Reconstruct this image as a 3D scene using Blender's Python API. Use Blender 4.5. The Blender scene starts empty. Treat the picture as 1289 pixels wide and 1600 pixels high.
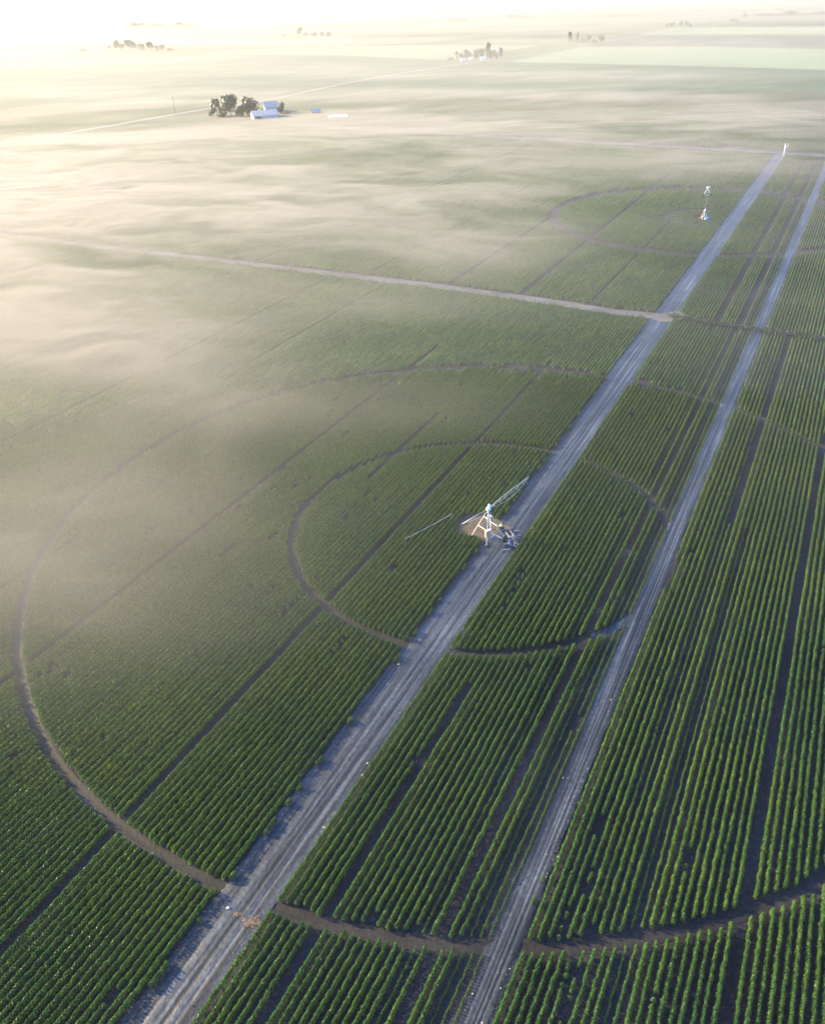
import bpy, bmesh, math, random
import numpy as np
from mathutils import Vector, Matrix

# ------------------------------------------------------------------ camera, sky, sun, exposure
F_PX, HORIZON, ROLL, CAM_H = 1290.0, 5.45, 0.0346, 72.0      # focal length and horizon in photo pixels
PW, PH = 1289.0, 1600.0
TH = math.atan2(PH / 2 - HORIZON, F_PX)
AZ = 0.4806                                                  # direction of the crop rows
SUN_AZ, SUN_EL = math.radians(-66), math.radians(20)         # sun to the left of the view, low

scene = bpy.context.scene
cam_data = bpy.data.cameras.new("camera")
cam = bpy.data.objects.new("camera", cam_data)
scene.collection.objects.link(cam)
_r, _up, _f = Vector((1, 0, 0)), Vector((0, math.sin(TH), math.cos(TH))), Vector((0, math.cos(TH), -math.sin(TH)))
_c, _s = math.cos(ROLL), math.sin(ROLL)
_R, _U = _c * _r - _s * _up, _s * _r + _c * _up
_m = Matrix((_R, _U, -_f)).transposed().to_4x4()
_m.translation = (0, 0, CAM_H)
cam.matrix_world = _m
cam_data.sensor_fit = 'HORIZONTAL'
cam_data.sensor_width = 36.0
cam_data.lens = 36.0 * F_PX / PW
cam_data.clip_start, cam_data.clip_end = 0.5, 60000
scene.camera = cam

world = bpy.data.worlds.new("World")
scene.world = world
world.use_nodes = True
wn = world.node_tree
sky = wn.nodes.new("ShaderNodeTexSky")
sky.sky_type = 'NISHITA'
sky.sun_disc = False
sky.sun_elevation = SUN_EL
sky.sun_rotation = SUN_AZ
sky.air_density, sky.dust_density, sky.ozone_density = 1.0, 1.2, 2.0
bg = wn.nodes["Background"]
tint = wn.nodes.new("ShaderNodeMix")           # cool white balance of the photograph
tint.data_type, tint.blend_type = 'RGBA', 'MULTIPLY'
tint.inputs[0].default_value = 1.0
tint.inputs[7].default_value = (0.54, 0.90, 1.46, 1)
wn.links.new(sky.outputs[0], tint.inputs[6])
wtc = wn.nodes.new("ShaderNodeTexCoord")            # the sky whitens in the mist just above the horizon
wsep = wn.nodes.new("ShaderNodeSeparateXYZ")
wn.links.new(wtc.outputs['Generated'], wsep.inputs[0])
wmr = wn.nodes.new("ShaderNodeMapRange")
wmr.inputs['From Min'].default_value, wmr.inputs['From Max'].default_value = 0.0, 0.09
wmr.inputs['To Min'].default_value, wmr.inputs['To Max'].default_value = 0.92, 0.0
wn.links.new(wsep.outputs['Z'], wmr.inputs['Value'])
pale = wn.nodes.new("ShaderNodeMix")
pale.data_type = 'RGBA'
pale.inputs[7].default_value = (2.5, 2.45, 2.38, 1)
wn.links.new(wmr.outputs[0], pale.inputs[0])
wn.links.new(tint.outputs[2], pale.inputs[6])
wn.links.new(pale.outputs[2], bg.inputs[0])
bg.inputs[1].default_value = 0.115

sun_data = bpy.data.lights.new("sun", 'SUN')
sun_data.energy = 5.0
sun_data.angle = math.radians(2.0)
sun_data.color = (1.0, 0.765, 0.365)
sun = bpy.data.objects.new("sun", sun_data)
scene.collection.objects.link(sun)
_to_sun = Vector((math.sin(SUN_AZ) * math.cos(SUN_EL), math.cos(SUN_AZ) * math.cos(SUN_EL), math.sin(SUN_EL)))
sun.rotation_euler = _to_sun.to_track_quat('Z', 'Y').to_euler()
sun.location = (0, 0, 300)

vs = scene.view_settings
vs.view_transform = 'Standard'
vs.look = 'None'
vs.exposure = 2.35
vs.gamma = 1.0
vs.use_curve_mapping = False
HAZE_DENSITY, HAZE_G = 0.00015, 0.20
FOG_NEAR, FOG_FAR, MIST_FAR, FOG_G = 0.35, 0.10, 0.0011, 0.20
AIR = (0.455, 0.425, 0.385)                              # what the misty air scatters

cy = scene.cycles
cy.max_bounces, cy.diffuse_bounces, cy.glossy_bounces = 5, 2, 1
cy.transmission_bounces, cy.volume_bounces, cy.transparent_max_bounces = 3, 1, 24
cy.use_denoising = True
cy.sample_clamp_indirect = 4.0
cy.caustics_reflective = cy.caustics_refractive = False

random.seed(7)
rng = np.random.default_rng(7)
COL = scene.collection

# ------------------------------------------------------------------ helpers
CA, SA = math.cos(AZ), math.sin(AZ)

def at(px, py, z=0.0):
    """the point of the place at height z that the photograph shows at pixel px, py"""
    x, y = px - PW / 2, py - PH / 2
    x, y = _c * x - _s * y, _s * x + _c * y
    dz = -(y * math.cos(TH) + F_PX * math.sin(TH))
    dy = F_PX * math.cos(TH) - y * math.sin(TH)
    k = (CAM_H - z) / -dz
    return Vector((x * k, dy * k, z))

def project(X, Y, Z=0.0):
    d = np.stack([X, Y, np.zeros_like(X) + Z - CAM_H], -1)
    u, v, w = d @ np.array(_R), d @ np.array(_U), d @ np.array(_f)
    w = np.maximum(w, 1e-3)
    return PW / 2 + F_PX * u / w, PH / 2 - F_PX * v / w, w

def xy(o, t):
    return o * CA + t * SA, -o * SA + t * CA

def ot(x, y):
    return x * CA - y * SA, x * SA + y * CA

def _hash(ix, iy, seed):
    h = (ix.astype(np.int64) * 374761393 + iy.astype(np.int64) * 668265263 + seed * 974634547) & 0xffffffff
    h = ((h ^ (h >> 13)) * 1274126177) & 0xffffffff
    return ((h ^ (h >> 16)) & 0xffff) / 65535.0

def vnoise(x, y, seed=0):
    ix, iy = np.floor(x), np.floor(y)
    fx, fy = x - ix, y - iy
    fx, fy = fx * fx * fx * (fx * (6 * fx - 15) + 10), fy * fy * fy * (fy * (6 * fy - 15) + 10)
    a, b = _hash(ix, iy, seed), _hash(ix + 1, iy, seed)
    c, d = _hash(ix, iy + 1, seed), _hash(ix + 1, iy + 1, seed)
    return (a * (1 - fx) + b * fx) * (1 - fy) + (c * (1 - fx) + d * fx) * fy

def fbm(x, y, seed=0, oct=4, gain=0.5):
    s = a = 0.0
    w = 1.0
    for k in range(oct):
        s = s + w * vnoise(x * 2 ** k + 17.3 * k, y * 2 ** k - 9.1 * k, seed + k)
        a += w
        w *= gain
    return s / a

def smooth(a, b, x):
    t = np.clip((x - a) / (b - a), 0, 1)
    return t * t * (3 - 2 * t)

def mesh_from(name, verts, faces, mat=None):
    me = bpy.data.meshes.new(name)
    me.from_pydata([tuple(v) for v in verts], [], faces)
    me.update()
    if mat:
        me.materials.append(mat)
    return me

def link(name, me, parent=None, loc=None):
    o = bpy.data.objects.new(name, me)
    COL.objects.link(o)
    if parent:
        o.parent = parent
    if loc is not None:
        o.location = loc
    return o

def tag(o, label=None, cat=None, group=None, kind=None):
    for k, v in (('label', label), ('category', cat), ('group', group), ('kind', kind)):
        if v:
            o[k] = v
    return o

def thing(name, label, cat, loc=(0, 0, 0), rot=0.0, group=None, scale=1.0):
    o = bpy.data.objects.new(name, None)
    o.empty_display_size = 0.5
    COL.objects.link(o)
    o.location, o.rotation_euler, o.scale = loc, (0, 0, rot), (scale,) * 3
    return tag(o, label, cat, group)

class MB:
    """collects boxes, tubes and faces and links them as one mesh"""
    def __init__(self):
        self.v, self.f = [], []
    def add(self, vs_, fs):
        n = len(self.v)
        self.v += [tuple(v) for v in vs_]
        self.f += [tuple(i + n for i in f) for f in fs]
        return self
    def box(self, c, s, rz=0.0):
        ca, sa = math.cos(rz), math.sin(rz)
        vs_ = []
        for dz in (-.5, .5):
            for dx, dy in ((-.5, -.5), (.5, -.5), (.5, .5), (-.5, .5)):
                x, y = dx * s[0], dy * s[1]
                vs_.append((c[0] + x * ca - y * sa, c[1] + x * sa + y * ca, c[2] + dz * s[2]))
        return self.add(vs_, [(3, 2, 1, 0), (4, 5, 6, 7), (0, 1, 5, 4), (1, 2, 6, 5), (2, 3, 7, 6), (3, 0, 4, 7)])
    def tube(self, pts, r, n=6, r2=None):
        pts = [Vector(p) for p in pts]
        rings = []
        for i, p in enumerate(pts):
            d = (pts[min(i + 1, len(pts) - 1)] - pts[max(i - 1, 0)]).normalized()
            a = d.cross(Vector((0, 0, 1)))
            if a.length < 1e-3:
                a = Vector((1, 0, 0))
            a.normalize()
            b = d.cross(a)
            k = i / max(1, len(pts) - 1)
            rr = r if r2 is None else r + (r2 - r) * k
            rings.append([p + rr * (math.cos(2 * math.pi * j / n) * a + math.sin(2 * math.pi * j / n) * b) for j in range(n)])
        vs_ = [v for q in rings for v in q]
        fs = []
        for i in range(len(rings) - 1):
            for j in range(n):
                k = (j + 1) % n
                fs.append((i * n + j, i * n + k, (i + 1) * n + k, (i + 1) * n + j))
        fs.append(tuple(reversed(range(n))))
        fs.append(tuple((len(rings) - 1) * n + j for j in range(n)))
        return self.add(vs_, fs)
    def lathe(self, c, prof, n=12):
        vs_ = [(c[0] + r * math.cos(2 * math.pi * j / n), c[1] + r * math.sin(2 * math.pi * j / n), c[2] + z) for r, z in prof for j in range(n)]
        fs = [(i * n + j, i * n + (j + 1) % n, (i + 1) * n + (j + 1) % n, (i + 1) * n + j) for i in range(len(prof) - 1) for j in range(n)]
        fs.append(tuple(reversed(range(n))))
        fs.append(tuple((len(prof) - 1) * n + j for j in range(n)))
        return self.add(vs_, fs)
    def build(self, name, mat, parent=None, smooth_=False):
        me = mesh_from(name, self.v, self.f, mat)
        if smooth_:
            me.polygons.foreach_set('use_smooth', [True] * len(me.polygons))
        return link(name, me, parent)

# ------------------------------------------------------------------ materials
def node_mat(name):
    m = bpy.data.materials.new(name)
    m.use_nodes = True
    nt = m.node_tree
    return m, nt, nt.nodes["Principled BSDF"], nt.nodes["Material Output"]

def noise(nt, scale, detail=4, vec=None, rough=0.55):
    n = nt.nodes.new("ShaderNodeTexNoise")
    n.inputs['Scale'].default_value = scale
    n.inputs['Detail'].default_value = detail
    n.inputs['Roughness'].default_value = rough
    if vec:
        nt.links.new(vec, n.inputs['Vector'])
    return n.outputs['Fac']

def ramp(nt, fac, stops):
    r = nt.nodes.new("ShaderNodeValToRGB")
    e = r.color_ramp.elements
    while len(e) < len(stops):
        e.new(0.5)
    for k, (p, c) in enumerate(stops):
        e[k].position = p
        e[k].color = (*c, 1)
    nt.links.new(fac, r.inputs[0])
    return r.outputs[0]

def mix(nt, fac, a, b, mode='MIX'):
    m = nt.nodes.new("ShaderNodeMix")
    m.data_type, m.blend_type = 'RGBA', mode
    for s, v in ((m.inputs[0], fac), (m.inputs[6], a), (m.inputs[7], b)):
        if isinstance(v, (int, float)):
            s.default_value = v
        elif isinstance(v, tuple):
            s.default_value = (*v, 1)
        else:
            nt.links.new(v, s)
    return m.outputs[2]

def bump(nt, fac, strength, dist, bsdf):
    b = nt.nodes.new("ShaderNodeBump")
    b.inputs['Strength'].default_value = strength
    b.inputs['Distance'].default_value = dist
    nt.links.new(fac, b.inputs['Height'])
    nt.links.new(b.outputs[0], bsdf.inputs['Normal'])

def objpos(nt, rot=0.0, scale=(1, 1, 1)):
    tc = nt.nodes.new("ShaderNodeTexCoord")
    mp = nt.nodes.new("ShaderNodeMapping")
    mp.vector_type = 'TEXTURE'              # turns first, then scales
    mp.inputs['Rotation'].default_value = (0, 0, -rot)
    mp.inputs['Scale'].default_value = tuple(1 / v for v in scale)
    nt.links.new(tc.outputs['Object'], mp.inputs['Vector'])
    return mp.outputs[0]

def plain(name, col, rough=0.6, metal=0.0, var=0.25, scale=3.0):
    m, nt, b, _ = node_mat(name)
    f = noise(nt, scale, 5, objpos(nt))
    c = ramp(nt, f, [(0.3, tuple(v * (1 - var) for v in col)), (0.7, tuple(min(1, v * (1 + var)) for v in col))])
    nt.links.new(c, b.inputs['Base Color'])
    b.inputs['Roughness'].default_value = rough
    b.inputs['Metallic'].default_value = metal
    return m

def leaf_mat(name, dark, light, transl, patch=0.05):
    m, nt, b, out = node_mat(name)
    oi = nt.nodes.new("ShaderNodeObjectInfo")
    geo = nt.nodes.new("ShaderNodeNewGeometry")
    c = ramp(nt, geo.outputs['Random Per Island'], [(0.0, dark), (0.72, tuple((a + 2 * b_) / 3 for a, b_ in zip(dark, light))), (0.90, light), (1.0, tuple(1.5 * v for v in light))])
    f = noise(nt, patch, 3, oi.outputs['Location'])
    warm = mix(nt, 1.0, c, (1.22, 1.12, 0.8), 'MULTIPLY')
    cool = mix(nt, 1.0, c, (0.72, 0.85, 1.0), 'MULTIPLY')
    pr = ramp(nt, f, [(0.36, (0, 0, 0)), (0.64, (1, 1, 1))])
    c2 = mix(nt, pr, cool, warm)
    r2 = ramp(nt, oi.outputs['Random'], [(0.0, (0.72, 0.75, 0.8)), (1.0, (1.2, 1.15, 1.0))])
    c3 = mix(nt, 1.0, c2, r2, 'MULTIPLY')
    nt.links.new(c3, b.inputs['Base Color'])
    b.inputs['Roughness'].default_value = 0.36
    b.inputs['Specular IOR Level'].default_value = 0.35
    tr = nt.nodes.new("ShaderNodeBsdfTranslucent")
    tc = mix(nt, 1.0, c3, (1.35, 1.3, 0.6), 'MULTIPLY')
    nt.links.new(tc, tr.inputs['Color'])
    ms = nt.nodes.new("ShaderNodeMixShader")
    ms.inputs[0].default_value = transl
    nt.links.new(b.outputs[0], ms.inputs[1])
    nt.links.new(tr.outputs[0], ms.inputs[2])
    nt.links.new(ms.outputs[0], out.inputs['Surface'])
    return m

M_CROP = leaf_mat("crop_leaves", (0.030, 0.090, 0.022), (0.115, 0.195, 0.034), 0.42)
M_TREE = leaf_mat("tree_leaves", (0.022, 0.042, 0.018), (0.050, 0.075, 0.028), 0.22, 0.01)
M_BARK = plain("bark", (0.09, 0.07, 0.05), 0.9)
M_STEEL = plain("galvanised_steel", (0.42, 0.43, 0.43), 0.42, 0.35, 0.2, 4)
M_WHITE = plain("white_paint", (0.80, 0.80, 0.78), 0.5, 0, 0.08)
M_TEAL = plain("weathered_teal_paint", (0.45, 0.62, 0.62), 0.5, 0.1, 0.2)
M_RUST = plain("rusty_orange_paint", (0.48, 0.27, 0.15), 0.7, 0, 0.3)
M_PINK = plain("faded_pink_paint", (0.66, 0.48, 0.42), 0.6, 0, 0.2)
M_RUBBER = plain("rubber", (0.025, 0.025, 0.025), 0.8)
M_YELLOW = plain("yellow_paint", (0.65, 0.50, 0.13), 0.5)
M_ROOF = plain("pale_metal_roof", (0.50, 0.40, 0.30), 0.5, 0.1, 0.08, 0.6)
M_WALL = plain("pale_wall", (0.50, 0.48, 0.46), 0.8, 0, 0.1, 0.6)
M_BRICK = plain("red_brown_wall", (0.34, 0.20, 0.15), 0.85, 0, 0.15, 0.8)
M_WOOD = plain("grey_pole_wood", (0.17, 0.13, 0.10), 0.9)
M_STONE = plain("white_stone", (0.5, 0.49, 0.46), 0.8)
M_STRAW = plain("dry_straw", (0.22, 0.14, 0.085), 0.9)
M_HOSE = plain("pale_hose", (0.55, 0.58, 0.56), 0.5)

def soil_mat(name, a, b_, c_, streak=None, bstr=0.6, damp=0.15, rough=0.95):
    m, nt, b, _ = node_mat(name)
    p = objpos(nt)
    big = noise(nt, 0.09, 4, p)
    fine = noise(nt, 2.2, 6, p, 0.7)
    c = ramp(nt, fine, [(0.28, a), (0.52, b_), (0.78, c_)])
    c = mix(nt, 0.8, c, ramp(nt, big, [(0.32, (0.5, 0.5, 0.5)), (0.68, (1.5, 1.5, 1.5))]), 'MULTIPLY')
    if streak:
        s = objpos(nt, AZ, (1.6, 0.03, 1))
        st = noise(nt, 1.0, 5, s, 0.6)
        c = mix(nt, 1.0, c, ramp(nt, st, [(0.38, (0.30, 0.31, 0.33)), (0.5, (1, 1, 1)), (0.62, streak)]), 'MULTIPLY')
    nt.links.new(c, b.inputs['Base Color'])
    b.inputs['Roughness'].default_value = rough
    b.inputs['Specular IOR Level'].default_value = damp
    bump(nt, fine, bstr, 0.12, b)
    return m

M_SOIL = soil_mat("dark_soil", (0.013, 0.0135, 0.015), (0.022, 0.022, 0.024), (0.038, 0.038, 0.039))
M_TRACK = soil_mat("wheel_track_soil", (0.009, 0.0088, 0.0088), (0.016, 0.0153, 0.015), (0.030, 0.028, 0.027), None, 0.6, 0.16, 0.7)
M_ROAD = soil_mat("dirt_road", (0.013, 0.0145, 0.016), (0.025, 0.0275, 0.030), (0.052, 0.056, 0.060), (2.1, 2.12, 2.12), 0.6, 0.30, 0.5)
M_PALE = soil_mat("pale_dust_road", (0.045, 0.045, 0.044), (0.08, 0.08, 0.078), (0.15, 0.15, 0.147))
M_CLEAR = soil_mat("clearing_soil", (0.04, 0.05, 0.025), (0.085, 0.066, 0.047), (0.15, 0.115, 0.09))

def field_mat(name, a, b_, row=True):
    m, nt, b, _ = node_mat(name)
    f = noise(nt, 0.02, 6, objpos(nt, AZ, (1, 0.25, 1)), 0.65)
    c = ramp(nt, f, [(0.3, a), (0.7, b_)])
    nt.links.new(c, b.inputs['Base Color'])
    b.inputs['Roughness'].default_value = 1.0
    b.inputs['Specular IOR Level'].default_value = 0.0
    bump(nt, noise(nt, 0.5, 4, objpos(nt, AZ, (1, 0.2, 1))), 0.8, 0.8, b)
    return m

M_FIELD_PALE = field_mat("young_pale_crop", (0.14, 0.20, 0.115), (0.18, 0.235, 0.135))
M_FIELD_MID = field_mat("mid_green_crop", (0.036, 0.075, 0.038), (0.052, 0.095, 0.05))
M_FIELD_DARK = field_mat("dark_green_crop", (0.022, 0.040, 0.034), (0.034, 0.055, 0.044))
M_VERGE = field_mat("road_verge_grass", (0.035, 0.05, 0.025), (0.055, 0.07, 0.035))
M_FARROAD = plain("far_gravel_road", (0.14, 0.138, 0.135), 0.95, 0, 0.15, 0.1)

def patchwork_mat():
    m, nt, b, _ = node_mat("distant_farmland")
    br = nt.nodes.new("ShaderNodeTexBrick")
    nt.links.new(objpos(nt, AZ - 0.18, (0.0016, 0.0016, 1)), br.inputs['Vector'])
    br.inputs['Color1'].default_value = (0.045, 0.075, 0.035, 1)
    br.inputs['Color2'].default_value = (0.10, 0.13, 0.06, 1)
    br.inputs['Mortar'].default_value = (0.12, 0.12, 0.09, 1)
    br.inputs['Scale'].default_value = 1.0
    br.inputs['Mortar Size'].default_value = 0.006
    br.inputs['Brick Width'].default_value = 0.9
    br.inputs['Row Height'].default_value = 0.45
    f = noise(nt, 0.01, 5, objpos(nt))
    c = mix(nt, 0.7, br.outputs['Color'], ramp(nt, f, [(0.3, (0.75, 0.75, 0.75)), (0.7, (1.25, 1.25, 1.2))]), 'MULTIPLY')
    nt.links.new(c, b.inputs['Base Color'])
    b.inputs['Roughness'].default_value = 1.0
    b.inputs['Specular IOR Level'].default_value = 0.0
    return m
M_LAND = patchwork_mat()

def volume_mat(name, density, g, col):
    m = bpy.data.materials.new(name)
    m.use_nodes = True
    nt = m.node_tree
    nt.nodes.remove(nt.nodes["Principled BSDF"])
    v = nt.nodes.new("ShaderNodeVolumePrincipled")
    v.inputs['Color'].default_value = (*col, 1)
    v.inputs['Density'].default_value = density
    v.inputs['Anisotropy'].default_value = g
    nt.links.new(v.outputs[0], nt.nodes["Material Output"].inputs['Volume'])
    return m

# ------------------------------------------------------------------ layout measured from the photograph
C1, R1, R2 = np.array((0.1473, 1.5406)) * CAM_H, 0.4157 * CAM_H, 0.9564 * CAM_H
C2, R3, R4 = np.array((1.5714, 4.4725)) * CAM_H, 0.7745 * CAM_H, 13.0
A0, A1 = -39.8, -34.4                 # the wide dirt road, across-row metres
B0, B1 = -14.7, -12.3                 # the narrower dirt road
def line(*p): return [at(*q) for q in p]
CROSS1 = line((-120, 352), (0, 366), (150, 385), (330, 405), (540, 430), (700, 449), (870, 473), (960, 487), (1046, 495))
STRIP1 = line((1046, 495), (1120, 508), (1200, 519), (1289, 533), (1400, 550))
CROSS2 = line((500, 198), (620, 205), (900, 220), (1225, 239), (1289, 243), (1400, 250))
ROADL = line((-60, 236), (0, 225), (120, 205), (235, 185), (330, 168), (400, 160), (530, 131), (620, 115), (700, 102), (790, 90), (870, 76), (960, 62), (1040, 50), (1130, 36), (1190, 27))
LANES = [(-19.2, 0.45, 0, 230), (4.9, 0.42, 0, 160), (-6.1, 0.35, 120, 215), (-53.9, 0.36, 0, 106), (-53.9, 0.42, 106, 175), (-83.2, 0.38, 40, 175),
         (-100, 0.36, 30, 75), (-172.5, 0.8, 60, 210), (-140, 0.5, 90, 215), (-120, 0.45, 150, 220), (-78.5, 0.8, 224, 420), (-172.6, 0.9, 224, 500),
         (-24.0, 0.7, 212, 470), (-18.6, 0.8, 212, 470), (-58, 0.4, 224, 330), (-102, 0.7, 224, 330), (-130, 0.6, 230, 480), (-210, 0.7, 240, 490),
         (-66, 0.36, 110, 140), (-29.5, 0.35, 20, 70)]
SPARSE = [(-16.6, -14.7, 0.55, 0, 500), (-21.3, -19.8, 0.74, 0, 218), (-3.9, -2.2, 0.62, 20, 120), (-7.0, -5.4, 0.7, 60, 215), (-13.0, -12.0, 0.6, 0, 20)]

def poly_dist(X, Y, pl):
    d = np.full(X.shape, 1e9)
    for a, b in zip(pl[:-1], pl[1:]):
        ax, ay, bx, by = a[0], a[1], b[0], b[1]
        L2 = (bx - ax) ** 2 + (by - ay) ** 2
        k = np.clip(((X - ax) * (bx - ax) + (Y - ay) * (by - ay)) / L2, 0, 1)
        d = np.minimum(d, np.hypot(X - ax - k * (bx - ax), Y - ay - k * (by - ay)))
    return d

def clear_mask(X, Y, O, T):
    """where nothing grows: roads, wheel tracks, lanes, the clearing round the pivot"""
    e = (fbm(X * 0.7, Y * 0.7, 3, 3) - 0.5) * 1.1
    bad = (O > A0 - e * 0.5) & (O < A1 + e) & (T < 506)
    bad |= (O > B0) & (O < B1 + e * 0.6) & (T < 506)
    for o, h, t0, t1 in LANES:
        bad |= (np.abs(O - o) < h) & (T > t0) & (T < t1)
    d1 = np.hypot(X - C1[0], Y - C1[1])
    d2 = np.hypot(X - C2[0], Y - C2[1])
    bad |= np.abs(d1 - R1 + e * 0.45) < 0.66
    bad |= np.abs(d1 - R2 + e * 0.45) < 0.72
    bad |= (np.abs(d2 - R3) < 1.7) | ((np.abs(d2 - R4) < 1.3) & (O < -47))
    po, pt = ot(*C1)
    bad |= ((O - po + 0.2) / 3.6) ** 2 + ((T - pt - 0.4) / 3.9) ** 2 < 1 + e
    po2, pt2 = ot(*C2)
    bad |= np.hypot(O - po2, T - pt2) < 2.8
    bad |= poly_dist(X, Y, CROSS1) < 2.2 + e
    bad |= poly_dist(X, Y, CROSS2) < 5.0 + e
    bad |= poly_dist(X, Y, ROADL) < 7.0
    return bad

# ------------------------------------------------------------------ ground
FIELD_END = 830.0
n = 96
vs_ = [(8800 * math.cos(2 * math.pi * k / n), 8800 * math.sin(2 * math.pi * k / n), 0) for k in range(n)]
tag(link("ground", mesh_from("ground", vs_, [tuple(range(n))], M_LAND)), "flat farmland of green fields reaching the misty horizon", kind='structure')
a0, a1 = -0.75, 0.75
ks = np.linspace(a0, a1, 60)
ring = [(0, -10, .012)] + [(FIELD_END * math.sin(a), FIELD_END * math.cos(a), .012) for a in ks]
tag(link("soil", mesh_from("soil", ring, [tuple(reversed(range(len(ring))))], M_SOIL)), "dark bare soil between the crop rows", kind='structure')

def strip(name, pl, prof, mat, label, step=1.5, rough=0.03, seed=1, maxpts=700):
    """a ribbon of ground along a line: prof is (across, height)"""
    pts, L = [], 0
    for a, b in zip(pl[:-1], pl[1:]):
        d = (b - a).length
        m_ = max(1, int(d / step))
        pts += [a + (b - a) * (k / m_) for k in range(m_)]
    pts.append(pl[-1])
    P_ = np.array([(p[0], p[1]) for p in pts])
    for _ in range(6):                      # ease the corners
        P_[1:-1] = (P_[:-2] + 2 * P_[1:-1] + P_[2:]) / 4
    D = np.gradient(P_, axis=0)
    D /= np.linalg.norm(D, axis=1)[:, None]
    N = np.stack([D[:, 1], -D[:, 0]], 1)
    W, Z = np.array([p[0] for p in prof]), np.array([p[1] for p in prof])
    X = P_[:, None, 0] + N[:, None, 0] * W[None]
    Y = P_[:, None, 1] + N[:, None, 1] * W[None]
    edge = np.zeros_like(W); edge[[0, -1]] = 1
    wob = (fbm(X * 0.45, Y * 0.45, seed, 3) - 0.5)
    X = X + N[:, None, 0] * wob * edge * 0.9
    Y = Y + N[:, None, 1] * wob * edge * 0.9
    Zz = Z[None] + (fbm(X * 0.9, Y * 0.9, seed + 9, 4) - 0.5) * rough * 2 * (1 - edge)
    Zz = np.maximum(Zz, 0.018 + 0.001 * seed)
    if name == "wheel_track":               # the roads run over the tracks
        O_, T_ = ot(X, Y)
        Zz = np.where(((O_ > A0 + .25) & (O_ < A1 - .25)) | ((O_ > B0 + .15) & (O_ < B1 - .15)), 0.002, Zz)
    m_, k_ = X.shape
    V = np.stack([X, Y, Zz], -1).reshape(-1, 3)
    idx = np.arange(m_ * k_).reshape(m_, k_)
    Fq = np.stack([idx[:-1, :-1], idx[:-1, 1:], idx[1:, 1:], idx[1:, :-1]], -1).reshape(-1, 4)
    me = mesh_from(name, V.tolist(), [tuple(reversed(f)) for f in Fq.tolist()], mat)
    me.polygons.foreach_set('use_smooth', [True] * len(me.polygons))
    return tag(link(name, me), label, kind='structure')

def row_line(o, t0, t1): return [Vector((*xy(o, t0), 0)), Vector((*xy(o, t1), 0))]
def ruts(w, depth, n_=15):
    out = []
    for k in range(n_):
        u = -1 + 2 * k / (n_ - 1)
        z = 0.12 - depth * sum(w_ * math.exp(-((u - c_) / 0.06) ** 2) for c_, w_ in ((-.42, .7), (-.08, .5), (.14, 1), (.44, .9))) - 0.08 * abs(u) ** 3
        out.append((u * w, max(z, 0.03)))
    return out
strip("road", row_line((A0 + A1) / 2, 0, 505), ruts(2.9, 0.055, 49), M_ROAD, "wide rutted dirt road beside the near pivot", 0.6, 0.045, 1)
strip("road", row_line((B0 + B1) / 2, 0, 505), ruts(1.45, 0.05, 33), M_ROAD, "narrower pale dirt road along the right of the circle", 0.8, 0.03, 2)
strip("road", CROSS1, ruts(2.3, 0.05, 11), M_PALE, "pale dusty cross road from the left edge to the wide road", 1.5, 0.04, 3)
strip("road", CROSS2, ruts(3.2, 0.05, 9), M_PALE, "far pale cross road behind the far pivot", 4, 0.03, 4)
strip("verge", ROADL, [(-8.5, .07), (-4, .08), (4, .08), (8.5, .07)], M_VERGE, "dark grassy verges of the far country road", 12, 0.0, 5)
strip("road", ROADL, [(-3.6, .10), (-1.2, .16), (1.2, .16), (3.6, .10)], M_FARROAD, "far country road running past the farmsteads", 12, 0.0, 6)
def circle(c, r, a0=0.0, a1=2 * math.pi, n_=260):
    return [Vector((c[0] + r * math.cos(a0 + (a1 - a0) * k / n_), c[1] + r * math.sin(a0 + (a1 - a0) * k / n_), 0)) for k in range(n_ + 1)]
TRK = [(-0.9, .03), (-0.6, .10), (-0.3, .05), (0, .03), (0.3, .05), (0.6, .10), (0.9, .03)]
strip("wheel_track", circle(C1, R1), TRK, M_TRACK, "inner circular wheel track round the near pivot", 0.8, 0.05, 7)
strip("wheel_track", circle(C1, R2), TRK, M_TRACK, "large outer wheel track circling the near pivot", 0.9, 0.05, 8)
strip("wheel_track", circle(C2, R3), TRK, M_TRACK, "wheel track circling the far pivot", 1.5, 0.04, 9)
strip("wheel_track", circle(C2, R4, 1.2, 5.2, 60), TRK, M_TRACK, "short inner wheel track beside the far pivot", 1.5, 0.04, 10)

def blob_sheet(name, cx, cy_, rx, ry, rot, z, mat, label, seed, amp=0.35):
    vv = [(cx, cy_, z + 0.03)]
    nn = 56
    for ring_ in (0.5, 1.0):
        for k in range(nn):
            a = 2 * math.pi * k / nn
            w = 1 + amp * (float(fbm(np.array(math.cos(a) * 1.7 + seed), np.array(math.sin(a) * 1.7), seed, 3)) - 0.5) * 2
            x, y = rx * w * ring_ * math.cos(a), ry * w * ring_ * math.sin(a)
            vv.append((cx + x * math.cos(rot) - y * math.sin(rot), cy_ + x * math.sin(rot) + y * math.cos(rot), z + 0.02 * (ring_ < 0.9)))
    ff = [(0, 1 + k, 1 + (k + 1) % nn) for k in range(nn)]
    ff += [(1 + k, 1 + nn + k, 1 + nn + (k + 1) % nn, 1 + (k + 1) % nn) for k in range(nn)]
    return tag(link(name, mesh_from(name, vv, ff, mat)), label, kind='structure')
blob_sheet("clearing", C1[0] + 0.4, C1[1] + 0.2, 4.6, 4.6, -AZ, 0.105, M_CLEAR, "trodden brown clearing under the near pivot", 4)
_j = at(1046, 494)
blob_sheet("dust_patch", _j[0], _j[1], 5.2, 3.0, 0.35, 0.125, M_PALE, "pale dusty patch where the cross road meets the wide road", 6, 0.6)
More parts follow.
